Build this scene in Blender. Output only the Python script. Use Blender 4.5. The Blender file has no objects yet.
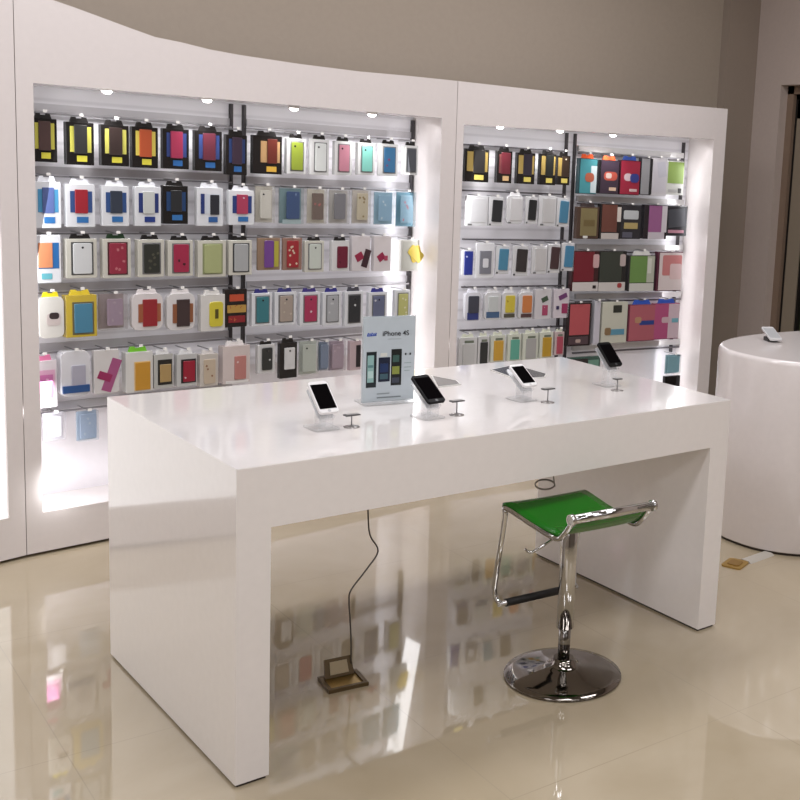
import bpy, bmesh, math, random
from mathutils import Vector, Matrix
random.seed(7)
SC = bpy.context.scene
COL = SC.collection

# ------------------------------------------------------------------ camera
CAM = Vector((-1.03351, -2.42916, 1.53219))
YAW, PITCH, ROLL, FPX = 0.74919, 0.14946, 0.05819, 1105.17
PCX, PCY = 631.61, 339.63
fwd = Vector((math.sin(YAW)*math.cos(PITCH), math.cos(YAW)*math.cos(PITCH), -math.sin(PITCH)))
rt0 = Vector((math.cos(YAW), -math.sin(YAW), 0)); up0 = rt0.cross(fwd)
rt = math.cos(ROLL)*rt0 + math.sin(ROLL)*up0
up = -math.sin(ROLL)*rt0 + math.cos(ROLL)*up0
def ray(x, y): return fwd + rt*(x-PCX)/FPX - up*(y-PCY)/FPX
def onz(x, y, z=0.0):
    d = ray(x, y); return CAM + d*((z-CAM.z)/d.z)
def onpl(x, y, A, ang):
    n = Vector((-math.sin(ang), math.cos(ang), 0)); d = ray(x, y)
    return CAM + d*((A-CAM).dot(n)/d.dot(n))
def onx(x, y, X):
    d = ray(x, y); return CAM + d*((X-CAM.x)/d.x)
cd = bpy.data.cameras.new('camera'); co = bpy.data.objects.new('camera', cd); COL.objects.link(co)
cd.sensor_width = 36; cd.lens = FPX/800*36; cd.shift_x = (400-PCX)/800; cd.shift_y = (PCY-400)/800
cd.clip_start = 0.05
m = Matrix((rt, up, -fwd)).transposed().to_4x4(); m.translation = CAM; co.matrix_world = m
SC.camera = co

# ------------------------------------------------------------------ materials
MATS = {}
def srgb(c):
    if isinstance(c, str):
        c = tuple(int(c[i:i+2], 16) for i in (0, 2, 4))
    return tuple(((v/255)/12.92 if v/255 <= 0.04045 else ((v/255+0.055)/1.055)**2.4) for v in c) + (1,)
def mat(c, rough=0.4, metal=0.0, key=None, coat=0.0, alpha=1.0, trans=0.0, emit=0.0, ior=1.5, vary=0.03, spec=None):
    k = key or (c, rough, metal, coat, alpha, trans, emit, ior)
    if k in MATS: return MATS[k]
    M = bpy.data.materials.new('mat_%d' % len(MATS)); M.use_nodes = True
    nt = M.node_tree; b = nt.nodes['Principled BSDF']
    col = srgb(c)
    b.inputs['Roughness'].default_value = rough; b.inputs['Metallic'].default_value = metal
    b.inputs['Coat Weight'].default_value = coat; b.inputs['Coat Roughness'].default_value = 0.05
    b.inputs['Alpha'].default_value = alpha; b.inputs['Transmission Weight'].default_value = trans
    b.inputs['IOR'].default_value = ior
    if emit: b.inputs['Emission Color'].default_value = col; b.inputs['Emission Strength'].default_value = emit
    if vary and not trans:
        tc = nt.nodes.new('ShaderNodeTexCoord'); n = nt.nodes.new('ShaderNodeTexNoise'); n.inputs['Scale'].default_value = 40
        cr = nt.nodes.new('ShaderNodeMix'); cr.data_type = 'RGBA'
        cr.inputs[6].default_value = tuple(v*(1-vary) for v in col[:3])+(1,)
        cr.inputs[7].default_value = tuple(min(1, v*(1+vary)) for v in col[:3])+(1,)
        nt.links.new(tc.outputs['Object'], n.inputs['Vector']); nt.links.new(n.outputs['Fac'], cr.inputs[0])
        nt.links.new(cr.outputs[2], b.inputs['Base Color'])
    else: b.inputs['Base Color'].default_value = col
    if spec is not None: b.inputs['Specular IOR Level'].default_value = spec
    MATS[k] = M; return M
WHITE = mat((226, 219, 217), 0.22, coat=0.3, key='lacquer')
TABLEW = mat((236, 231, 228), 0.13, coat=0.6, key='tablelacquer')
CHROME = mat((205, 205, 205), 0.08, 1.0, key='chrome', vary=0)
STEEL = mat((150, 150, 152), 0.3, 0.8, key='steel')
BLACK = mat((14, 13, 14), 0.35, key='black')
ACRYL = mat((236, 238, 240), 0.05, alpha=0.2, key='acrylic', vary=0)
GREYP = mat((176, 173, 177), 0.35, key='panel')

# ------------------------------------------------------------------ mesh helpers
class MB:
    def __init__(s): s.bm = bmesh.new()
    def box(s, x0, y0, z0, x1, y1, z1, bev=0.0):
        t = bmesh.new()
        vs = [t.verts.new(p) for p in [(x0,y0,z0),(x1,y0,z0),(x1,y1,z0),(x0,y1,z0),(x0,y0,z1),(x1,y0,z1),(x1,y1,z1),(x0,y1,z1)]]
        for f in [(0,3,2,1),(4,5,6,7),(0,1,5,4),(1,2,6,5),(2,3,7,6),(3,0,4,7)]: t.faces.new([vs[i] for i in f])
        if bev: bmesh.ops.bevel(t, geom=t.edges[:], offset=bev, segments=2, affect='EDGES', profile=0.5)
        s.join(t); return s
    def join(s, t, M=None):
        if M is not None: t.transform(M)
        me = bpy.data.meshes.new('t'); t.to_mesh(me); t.free(); s.bm.from_mesh(me); bpy.data.meshes.remove(me)
    def prism(s, pts, y0, y1, bev=0.0, M=None):
        """polygon in x-z (front seen from -y), extruded in y"""
        t = bmesh.new(); n = len(pts)
        a = [t.verts.new((p[0], y0, p[1])) for p in pts]; b = [t.verts.new((p[0], y1, p[1])) for p in pts]
        f = t.faces.new(a); t.faces.new(b[::-1])
        for i in range(n): t.faces.new((a[i], b[i], b[(i+1) % n], a[(i+1) % n]))
        bmesh.ops.recalc_face_normals(t, faces=t.faces[:])
        if bev: bmesh.ops.bevel(t, geom=[e for e in t.edges if abs(e.verts[0].co.y-e.verts[1].co.y) < 1e-6 and min(e.verts[0].co.y, e.verts[1].co.y) < min(y0, y1)+1e-5], offset=bev, segments=1, affect='EDGES')
        s.join(t, M); return s
    def rrect(s, cx, cz, w, h, r, y0, y1, bev=0.0, M=None, rot=0.0):
        r = min(r, w/2.01, h/2.01); pts = []
        for (sx, sz, a0) in ((1,1,0),(-1,1,90),(-1,-1,180),(1,-1,270)):
            for k in range(4):
                a = math.radians(a0+k*30); pts.append((sx*(w/2-r)+r*math.cos(a), sz*(h/2-r)+r*math.sin(a)))
        c_, s_ = math.cos(rot), math.sin(rot)
        pts = [(cx+p[0]*c_-p[1]*s_, cz+p[0]*s_+p[1]*c_) for p in pts]
        return s.prism(pts, y0, y1, bev, M)
    def lathe(s, prof, n=32, c=(0,0,0), M=None):
        t = bmesh.new(); rings = []
        for (r, z) in prof:
            if r < 1e-6: rings.append([t.verts.new((c[0], c[1], c[2]+z))])
            else: rings.append([t.verts.new((c[0]+r*math.cos(2*math.pi*i/n), c[1]+r*math.sin(2*math.pi*i/n), c[2]+z)) for i in range(n)])
        for A, B in zip(rings, rings[1:]):
            for i in range(n):
                j = (i+1) % n
                if len(A) == 1 and len(B) == 1: continue
                if len(A) == 1: t.faces.new((A[0], B[j], B[i]))
                elif len(B) == 1: t.faces.new((A[i], A[j], B[0]))
                else: t.faces.new((A[i], A[j], B[j], B[i]))
        if len(rings[0]) > 1: t.faces.new(rings[0][::-1])
        if len(rings[-1]) > 1: t.faces.new(rings[-1])
        bmesh.ops.recalc_face_normals(t, faces=t.faces[:])
        for f in t.faces: f.smooth = len(f.verts) <= 4
        s.join(t, M); return s
    def tube(s, pts, r, n=10, smooth_n=0):
        P = [Vector(p) for p in pts]
        if smooth_n:
            Q = []
            ext = [2*P[0]-P[1]]+P+[2*P[-1]-P[-2]]
            for i in range(1, len(ext)-2):
                for k in range(smooth_n):
                    u = k/smooth_n; a, b, c, d = ext[i-1:i+3]
                    Q.append(0.5*((2*b)+(c-a)*u+(2*a-5*b+4*c-d)*u*u+(3*b-a-3*c+d)*u**3))
            Q.append(P[-1]); P = Q
        t = bmesh.new(); rings = []; prev = None
        for i, p in enumerate(P):
            d = (P[min(i+1, len(P)-1)]-P[max(i-1, 0)]).normalized()
            if prev is None:
                h = Vector((0,0,1)) if abs(d.z) < .9 else Vector((1,0,0)); u = d.cross(h).normalized()
            else: u = (prev-d*prev.dot(d)).normalized()
            prev = u; v = d.cross(u)
            rings.append([t.verts.new(p+u*r*math.cos(2*math.pi*k/n)+v*r*math.sin(2*math.pi*k/n)) for k in range(n)])
        for A, B in zip(rings, rings[1:]):
            for i in range(n):
                f = t.faces.new((A[i], A[(i+1) % n], B[(i+1) % n], B[i])); f.smooth = True
        t.faces.new(rings[0][::-1]); t.faces.new(rings[-1])
        bmesh.ops.recalc_face_normals(t, faces=t.faces[:])
        s.join(t); return s
    def build(s, name, material, parent=None):
        me = bpy.data.meshes.new(name); s.bm.to_mesh(me); s.bm.free(); me.materials.append(material)
        o = bpy.data.objects.new(name, me); COL.objects.link(o)
        if parent: o.parent = parent
        return o
def tag(o, label=None, cat=None, group=None, kind=None):
    if label: o['label'] = label
    if cat: o['category'] = cat
    if group: o['group'] = group
    if kind: o['kind'] = kind
    return o
def thing(name, loc, rz, label, cat, group=None):
    o = bpy.data.objects.new(name, None); COL.objects.link(o); o.empty_display_size = 0.05
    o.location = loc; o.rotation_euler = (0, 0, rz); return tag(o, label, cat, group)
def struct(mb, name, material):
    return tag(mb.build(name, material), kind='structure')
def text_mesh(name, txt, size, material, parent, loc, shear=0.0, bold=0.0):
    c = bpy.data.curves.new(name, 'FONT'); c.body = txt; c.size = size; c.extrude = 0.0004; c.shear = shear; c.offset = bold
    o = bpy.data.objects.new('tmp', c); COL.objects.link(o)
    dg = bpy.context.evaluated_depsgraph_get(); me = bpy.data.meshes.new_from_object(o.evaluated_get(dg))
    bpy.data.objects.remove(o); bpy.data.curves.remove(c)
    me.transform(Matrix.Rotation(math.radians(90), 4, 'X')); me.materials.clear(); me.materials.append(material)
    r = bpy.data.objects.new(name, me); COL.objects.link(r); r.parent = parent; r.location = loc; return r

# ------------------------------------------------------------------ setting
def floor_material():
    M = bpy.data.materials.new('polished_tiles'); M.use_nodes = True; nt = M.node_tree; N = nt.nodes; L = nt.links
    b = N['Principled BSDF']; tc = N.new('ShaderNodeTexCoord')
    br = N.new('ShaderNodeTexBrick'); br.offset = 0; br.inputs['Scale'].default_value = 1
    br.inputs['Brick Width'].default_value = 0.8; br.inputs['Row Height'].default_value = 0.8
    br.inputs['Mortar Size'].default_value = 0.0018; br.inputs['Mortar Smooth'].default_value = 0.3
    mp = N.new('ShaderNodeMapping'); mp.inputs['Rotation'].default_value = (0, 0, math.radians(2)); mp.inputs['Location'].default_value = (0.28, 0.42, 0)
    L.new(tc.outputs['Object'], mp.inputs['Vector']); L.new(mp.outputs['Vector'], br.inputs['Vector'])
    n1 = N.new('ShaderNodeTexNoise'); n1.inputs['Scale'].default_value = 1.6; n1.inputs['Detail'].default_value = 6; n1.inputs['Distortion'].default_value = 0.8
    L.new(mp.outputs['Vector'], n1.inputs['Vector'])
    cr = N.new('ShaderNodeValToRGB'); cr.color_ramp.elements[0].position = .3; cr.color_ramp.elements[1].position = .72
    cr.color_ramp.elements[0].color = srgb((166, 152, 126)); cr.color_ramp.elements[1].color = srgb((184, 171, 148))
    L.new(n1.outputs['Fac'], cr.inputs['Fac'])
    L.new(cr.outputs['Color'], br.inputs['Color1']); L.new(cr.outputs['Color'], br.inputs['Color2'])
    br.inputs['Mortar'].default_value = srgb((166, 154, 132))
    L.new(br.outputs['Color'], b.inputs['Base Color'])
    b.inputs['Roughness'].default_value = 0.035; b.inputs['IOR'].default_value = 1.9
    return M
struct(MB().box(-5, -6.5, -0.1, 7, 5, 0), 'floor', floor_material())
WALLM = mat((170, 158, 144), 0.75, key='wall', vary=0.04)
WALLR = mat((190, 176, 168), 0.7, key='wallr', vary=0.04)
LANG, RANG = math.radians(5.5), math.radians(-6)
AL = onz(27, 558, 0)
def locL(x, y): 
    p = onpl(x, y, AL, LANG)-AL; return (p.x*math.cos(LANG)+p.y*math.sin(LANG), p.z)
LEN_L = locL(458, 81)[0]
AR = AL+Vector((math.cos(LANG), math.sin(LANG), 0))*LEN_L
def locR(x, y):
    p = onpl(x, y, AR, RANG)-AR; return (p.x*math.cos(RANG)+p.y*math.sin(RANG), p.z)
# back wall (behind the cabinets), pilaster, right wall with a glazed door
yb = 2.47
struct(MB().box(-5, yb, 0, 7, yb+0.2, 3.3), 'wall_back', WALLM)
YP = 2.41
xp0 = (CAM+ray(727, 60)*((YP-CAM.y)/ray(727, 60).y)).x; xp1 = (CAM+ray(757, 60)*((YP-CAM.y)/ray(757, 60).y)).x
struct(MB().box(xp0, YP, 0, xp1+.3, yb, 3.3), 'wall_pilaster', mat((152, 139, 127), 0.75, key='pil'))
XW = xp1
dy1 = onx(772.5, 200, XW).y; dz = onx(782, 85, XW).z
WR = MB().box(XW, dy1, 0, XW+0.25, YP, 3.3); WR.box(XW, dy1-1.6, dz, XW+0.25, dy1, 3.3); WR.box(XW, -6.5, 0, XW+0.25, dy1-1.6, 3.3)
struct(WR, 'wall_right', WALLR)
FR = mat((132, 112, 96), 0.4, key='frame'); FRD = mat((22, 19, 17), 0.4, key='framedark')
dr = MB()
dr.box(XW+.07, dy1-.05, 0, XW+.2, dy1, dz); dr.box(XW+.07, dy1-1.6, dz-.05, XW+.2, dy1, dz); dr.box(XW+.07, dy1-1.6, 0, XW+.2, dy1-1.55, dz)
DO = struct(dr, 'door_1', FR)
d2 = MB(); d2.box(XW+.10, dy1-.075, 0, XW+.16, dy1-.05, dz-.05); d2.box(XW+.10, dy1-.2, 0, XW+.16, dy1-.175, dz-.13); d2.box(XW+.10, dy1-1.55, dz-.08, XW+.16, dy1-.05, dz-.05)
d2.build('seal', FRD, DO)
d3 = MB(); d3.box(XW+.09, dy1-.175, 0, XW+.17, dy1-.075, dz-.08); d3.box(XW+.09, dy1-1.55, dz-.2, XW+.17, dy1-.075, dz-.08)
d3.build('door_stile', mat((140, 128, 112), 0.4, key='stile'), DO)
MB().box(XW+.125, dy1-1.55, 0.02, XW+.135, dy1-.2, dz-.2).build('door_glass', mat((84, 90, 62), 0.15, key='doorglass'), DO)
struct(MB().box(-5, -6.5, 3.3, 7, 5, 3.4), 'ceiling', mat((150, 145, 140), 0.8, key='ceil'))
struct(MB().box(-5, -6.5, 0, -4.8, yb, 3.3), 'wall_left', WALLM)
struct(MB().box(-5, -6.7, 0, XW+.25, -6.5, 3.3), 'wall_front', mat((120, 108, 97), .8, key='wf'))

# ------------------------------------------------------------------ display cabinets
DEP = 0.27          # overall depth
PB = 0.20           # rear panel plane
FT = 0.025
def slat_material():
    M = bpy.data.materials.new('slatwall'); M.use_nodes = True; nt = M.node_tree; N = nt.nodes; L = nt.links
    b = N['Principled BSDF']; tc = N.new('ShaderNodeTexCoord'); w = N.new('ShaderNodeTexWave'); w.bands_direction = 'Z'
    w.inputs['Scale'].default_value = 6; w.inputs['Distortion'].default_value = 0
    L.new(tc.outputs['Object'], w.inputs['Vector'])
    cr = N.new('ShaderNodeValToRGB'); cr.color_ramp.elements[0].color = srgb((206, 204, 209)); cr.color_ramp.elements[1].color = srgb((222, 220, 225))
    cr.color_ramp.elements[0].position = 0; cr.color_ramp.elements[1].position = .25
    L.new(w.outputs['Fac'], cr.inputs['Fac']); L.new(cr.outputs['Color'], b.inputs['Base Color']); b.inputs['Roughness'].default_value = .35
    L.new(cr.outputs['Color'], b.inputs['Emission Color']); b.inputs['Emission Strength'].default_value = .13  # weak glow added to lift the shade under the pack rows
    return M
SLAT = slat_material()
LED = mat((255, 250, 246), 0.5, emit=5.0, key='led', vary=0)
SPOT = mat((255, 252, 246), 0.5, emit=14.0, key='spot', vary=0)
LOWP = mat((226, 222, 226), 0.35, key='lowpanel')
def cabinet(org, ang, length, s0, s1, top_profile, zo0, zo1, zb0, zb1, label, zsplit):
    t = thing('display_cabinet', org, ang, label, 'cabinet', None)
    xs = [p[0] for p in top_profile]
    hd = MB(); hd.prism([(0.0014, zo0), (s0, zo0), (s1, zo1), (length-.0014, zo1)]+[(min(p[0], length-.0014), p[1]) for p in reversed([(max(q_[0], .0014), q_[1]) for q_ in top_profile])], 0, DEP)
    hd.build('header', WHITE, t)
    MB().prism([(0.0014, 0.012), (length-.0014, 0.012), (length-.0014, zb1), (s1, zb1), (s0, zb0), (.0014, zb0)], 0, DEP).build('base', WHITE, t)
    MB().box(.005, .03, 0, length-.005, DEP-.02, .0125).build('plinth', mat((70, 62, 56), .6, key='plinth'), t)
    MB().prism([(.0014, zb0), (s0, zb0), (s0, zo0), (.0014, zo0)], 0, .03).build('front_stile', WHITE, t)
    MB().prism([(.0014, zb0), (.016, zb0), (.016, zo0), (.0014, zo0)], .03, DEP).build('side_panel', WHITE, t)
    MB().prism([(s1, zb1), (length-.0014, zb1), (length-.0014, zo1), (s1, zo1)], 0, DEP).build('side_panel', WHITE, t)
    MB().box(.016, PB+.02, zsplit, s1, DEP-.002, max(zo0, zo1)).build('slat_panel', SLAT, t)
    MB().box(.016, PB+.02, min(zb0, zb1)-.002, s1, DEP-.002, zsplit).build('lower_panel', LOWP, t)
    return t
L_S0 = (locL(45, 512)[0]+locL(32, 130)[0]+locL(38, 300)[0])/3; L_S1 = locL(442, 118)[0]
topL = [(0, 2.04), (.2, 2.0), (locL(130, 28)[0], locL(130, 28)[1])]+[locL(x, y) for x, y in ((155, 37), (180, 42), (210, 49.5), (240, 55), (300, 64), (360, 71.5), (410, 76))]+[(LEN_L, locL(458, 81)[1])]
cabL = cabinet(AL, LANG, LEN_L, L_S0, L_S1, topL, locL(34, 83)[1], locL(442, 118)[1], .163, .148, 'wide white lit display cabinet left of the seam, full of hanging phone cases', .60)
LEN_R = locR(728, 109)[0]; R_S0 = locR(464, 124.5)[0]; R_S1 = locR(714, 139)[0]
topR = [(0, locR(458, 81)[1])]+[locR(x, y) for x, y in ((520, 88), (600, 97), (660, 103))]+[(LEN_R, locR(728, 109)[1])]
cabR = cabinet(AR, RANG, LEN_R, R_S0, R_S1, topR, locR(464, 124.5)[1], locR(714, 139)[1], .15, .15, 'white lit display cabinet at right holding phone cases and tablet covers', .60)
# a third unit running out of frame at the left
a3 = math.radians(13); L3 = 1.5
A3 = AL-Vector((math.cos(a3), math.sin(a3), 0))*L3
p9 = onpl(9, 518, AL, a3)-A3; s9 = p9.x*math.cos(a3)+p9.y*math.sin(a3)
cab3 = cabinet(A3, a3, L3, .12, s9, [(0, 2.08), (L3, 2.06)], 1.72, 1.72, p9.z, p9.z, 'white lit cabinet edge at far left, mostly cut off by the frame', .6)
for c_ in (cab3,):
    MB().box(.2, .012, p9.z, s9, .014, 1.2).build('frosted_panel', mat((250, 250, 252), .5, emit=.9, key='frost'), c_)
def s_at(loc_org, ang, x, y, d):
    n = Vector((-math.sin(ang), math.cos(ang), 0)); p = onpl(x, y, loc_org+n*d, ang)-loc_org
    return p.x*math.cos(ang)+p.y*math.sin(ang), p.z
def spots(cab, loc, pts):
    for (x, y) in pts:
        o_, a_ = (AL, LANG) if cab is cabL else (AR, RANG)
        s, z = loc(x, y); s = s_at(o_, a_, x, y, .045)[0]; zz = z-.004
        mb = MB(); mb.lathe([(.025, .012), (.025, .004), (.021, .002)], 20, (s, .045, zz+.004)); h = mb.build('downlight', mat((225, 222, 220), .3, key='dlring'), cab)
        MB().lathe([(.019, .004), (.016, -.004), (.009, -.008), (0, -.009)], 20, (s, .045, zz+.004)).build('lamp_lens', SPOT, h)
        ld = bpy.data.lights.new('spot_lamp', 'SPOT'); ld.energy = 4; ld.spot_size = math.radians(110); ld.spot_blend = .8; ld.shadow_soft_size = .03; ld.color = (1, .98, .97)
        lo = bpy.data.objects.new('spot_lamp', ld); COL.objects.link(lo); lo.parent = cab; lo.location = (s, .045, zz-.025); lo.rotation_euler = (math.radians(18), 0, 0)
spots(cabL, locL, [(107, 91), (207, 100), (294, 108.5), (372, 114.5)])
spots(cabR, locR, [(500, 127), (560, 130.8), (613, 135)])
def led(cab, x0, y0, z0, x1, y1, z1, w, nrm, power, name='led_strip'):
    MB().box(x0, y0, z0, x1, y1, z1).build(name, LED, cab)
def area(cab, loc, rot, sx, sy, e, color=(.98, .98, 1)):
    ld = bpy.data.lights.new('lamp', 'AREA'); ld.shape = 'RECTANGLE'; ld.size = sx; ld.size_y = sy; ld.energy = e; ld.color = color
    lo = bpy.data.objects.new('lamp', ld); COL.objects.link(lo)
    if cab: lo.parent = cab
    lo.location = loc; lo.rotation_euler = rot; return lo
# hidden LED lines, joined by unseen fill lamps added to lighten the panels
for cab, s0, s1, zt in ((cabL, L_S0, L_S1, 1.715), (cabR, R_S0, R_S1, 1.71)):
    area(cab, ((s0+s1)/2, .03, zt-.01), (math.radians(25), 0, 0), s1-s0-.05, .03, 1.0)
    area(cab, ((s0+s1)/2, .05, .18), (math.radians(180-20), 0, 0), s1-s0-.05, .05, 0.9)
    area(cab, (s1-.01, .10, .95), (0, math.radians(80), 0), 1.3, .12, 1.6)
    area(cab, (s0+.01, .06, .95), (0, math.radians(-80), 0), 1.3, .1, 1.6)
    area(cab, (s1-.16, .16, .95), (0, math.radians(-90), 0), 1.4, .06, 1.2)
area(cabL, (L_S0+.05, .03, .45), (math.radians(70), 0, 0), .06, .5, 1.0)

# slotted uprights
def upright(cab, s, z0, z1):
    mb = MB().box(s-.0045, PB-.002, z0, s+.0045, PB+.02, z1)
    k = mb.build('upright', mat((66, 62, 64), .4, .3, key='upr'), cab); return k
for x in (232, 245, 414): upright(cabL, s_at(AL, LANG, x, 116, PB)[0], .55, 1.722)
for x in (567.5, 576, 685): upright(cabR, s_at(AR, RANG, x, 140, PB)[0], .5, 1.722)
# clear out: nothing else rests on the uprights

# ------------------------------------------------------------------ packs
PD = 0.10
_mat = mat
def soft(c):
    g_ = .3*c[0]+.59*c[1]+.11*c[2]
    return tuple(int(round((v*.84+g_*.16)*(.88 if max(c) > 90 else 1))) for v in c)
ORD = ['first','second','third','fourth','fifth','sixth','seventh','eighth','ninth','tenth','eleventh','twelfth','thirteenth','fourteenth']
def C(c, rough=.35): return mat(c, rough)
RAILZ = {}
def hooks(cab, s, z, tagcol=(235, 233, 230)):
    MB().tube([(s, PB, z), (s, PD-.004, z), (s, PD-.012, z+.004)], .0022, 6).build('hook', STEEL, cab)
    MB().box(s-.007, PD-.015, z-.001, s+.007, PD-.012, z+.009).build('hook_tag', C(tagcol), cab)
def pack(side, rect, body, parts, label, group, tab=None, name='phone_case_pack', cat='phone case', thick=.022, clear=False, left_pad=1, hook=True, round_top=False):
    org, ang, cab = (AL, LANG, cabL) if side == 'L' else (AR, RANG, cabR)
    x0, y0, x1, y1 = rect
    x0 += left_pad
    xm, ym = (x0+x1)/2, (y0+y1)/2
    sa, _ = s_at(org, ang, x0, ym, PD); sb, _ = s_at(org, ang, x1, ym, PD)
    sm, zt = s_at(org, ang, xm, y0, PD); _, zb = s_at(org, ang, xm, y1, PD)
    w, h = sb-sa, zt-zb; s = (sa+sb)/2
    n = Vector((-math.sin(ang), math.cos(ang), 0)); u = Vector((math.cos(ang), math.sin(ang), 0))
    t = thing(name, org+u*s+n*(PD+thick/2)+Vector((0, 0, zb)), ang, label, cat, group)
    t2 = thick/2
    bmat = mat(soft(body), .08, trans=.0, alpha=.2) if clear else mat(soft(body), .25)
    tabh = h*.11 if tab is not None else 0
    hb = h-tabh
    if clear:
        MB().rrect(0, hb/2, w, hb, .004, -t2, t2, .0012).build('clear_shell', bmat, t)
        MB().rrect(0, hb/2, w*.94, hb*.96, .003, t2-.003, t2-.001).build('backing_card', mat(soft(body), .5), t)
    elif round_top:
        MB().rrect(0, hb/2, w, hb, w*.22, -t2, t2, .001).build('box', bmat, t)
    else:
        MB().rrect(0, hb/2, w, hb, .0025, -t2, t2, .001).build('box', bmat, t)
    if tab is not None:
        MB().prism([(-w*.34, hb-.002), (w*.34, hb-.002), (w*.27, h*.995), (w*.12, h), (w*.10, h-.006), (-w*.10, h-.006), (-w*.12, h), (-w*.27, h*.995)], -t2*.3, t2*.3).build('hang_tab', C(tab), t)
    y = -t2 if not clear else -t2+.006
    lay = 0
    for p in parts:
        nm, uu0, vv0, uu1, vv1, col = p[:6]; opt = p[6] if len(p) > 6 else {}
        lay += 1
        pw, ph = (uu1-uu0)*w, (vv1-vv0)*hb; cx = ((uu0+uu1)/2-.5)*w; cz = (vv0+vv1)/2*hb
        th = opt.get('t', .0008+.0006*lay)
        M_ = MB().rrect(cx, cz, pw, ph, opt.get('r', .001), y-th, y+.0005, opt.get('bev', 0), rot=opt.get('rot', 0))
        if 'spots' in opt:
            pass
        o = M_.build(nm, mat(soft(col), opt.get('rough', .35)), t)
        if opt.get('lens'):
            MB().lathe([(.0042, 0), (.0042, .0012), (.002, .0014)], 12, (0, 0, 0), Matrix.Translation((cx-(pw*.22 if opt['lens'] == 1 else 0), y-th, cz+ph*.36)) @ Matrix.Rotation(math.radians(90), 4, 'X')).build('camera_hole', mat(opt.get('lc', (40, 40, 44)), .2), o)
        if opt.get('dots'):
            q = MB(); rr = random.Random(int(cx*1e5)+lay+11)
            for di in range(opt['dots']):
                q.rrect(cx+(rr.random()-.5)*pw*.75, cz+(rr.random()-.5)*ph*.8, pw*.16, ph*.07, .002, y-th-.0006, y-th+.0001, rot=rr.random()*3)
            q.build('printed_pattern', mat(soft(opt['dc']), .4), o)
    if hook:
        hooks(cab, s, zb+h+.0035)
    return t
case = lambda a, b, c, d, col, **k: ('phone_case', a, b, c, d, col, dict(dict(r=.006, t=.005, bev=.001), **k))
Y, K, W_, BL = (222, 214, 60), (22, 20, 20), (226, 226, 226), (36, 66, 130)
def sleeve(bodyc, liner, cas, lab):
    return [('window', .14, .30, .90, .90, liner, dict(t=.0008)), case(.28, .27, .74, .94, cas, r=.003, t=.006), ('label_sticker', .38, .08, .74, .22, lab, dict(t=.001))]
def framed(cas, lens=1, inner=(120, 120, 122), **k):
    return [('window', .16, .08, .88, .92, inner, dict(t=.0008)), case(.22, .11, .82, .89, cas, lens=lens, **k)]
YL = (228, 218, 50); BL2 = (40, 110, 190)
rows = []
g = 'phone case packs hanging in the %s row of the %s cabinet'
# left cabinet: (rect, body, tab, parts, look, opts)
L1 = [((30,113,57,162), K, K, sleeve(K, (200,192,60), (70,48,46), YL), 'black box, brown case on yellow', {}),
 ((65,117,94,165), K, K, sleeve(K, (205,200,70), (38,38,38), YL), 'black box, charcoal case on yellow', {}),
 ((100,120,129,166), K, K, sleeve(K, (205,200,80), (48,34,32), YL), 'black box, dark brown case on yellow', {}),
 ((131,122,158,168), K, K, sleeve(K, (222,200,70), (196,78,36), YL), 'black box, orange case on yellow', {}),
 ((162,124,189,169), K, K, sleeve(K, (44,66,136), (168,40,76), BL2), 'black box, crimson case on blue', {}),
 ((194,126,222,171), K, K, sleeve(K, (48,72,140), (108,38,56), BL2), 'black box, maroon case on blue', {}),
 ((225,130,247,175), K, K, sleeve(K, (36,62,120), (54,38,56), BL2), 'black box, plum case on blue', {}),
 ((252,131,282,174), K, K, [('window', .26, .30, .92, .86, (196,150,96), {}), case(.48, .28, .82, .92, (110,36,26), r=.003), ('label_sticker', .46, .06, .80, .20, (232,178,50), {})], 'wider black box, tan and brown case', {}),
 ((286,134,306,174), W_, K, framed((150,170,42)), 'white box, lime green case', {}),
 ((310,135,329,175), W_, K, framed((222,226,224)), 'white box, white case', {}),
 ((334,137,352,175), W_, K, framed((204,128,148)), 'white box, pink case', {}),
 ((357,139,375,175), W_, K, framed((120,204,190)), 'white box, mint case', {}),
 ((379,140,398,176), W_, K, framed((44,110,160), lens=0, dots=3, dc=(150,60,110)), 'white box, blue picture case', {}),
 ((403,142,418,175), W_, K, framed((70,72,80), lens=0), 'white box, dark grey case', {})]
WB = (232, 234, 240)
def sl2(liner, cas, lab=(42,120,196), **k):
    return [('window', .14, .34, .90, .84, liner, {}), case(.30, .32, .74, .88, cas, r=.003, **k), ('label_sticker', .36, .10, .76, .24, lab, {})]
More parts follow.
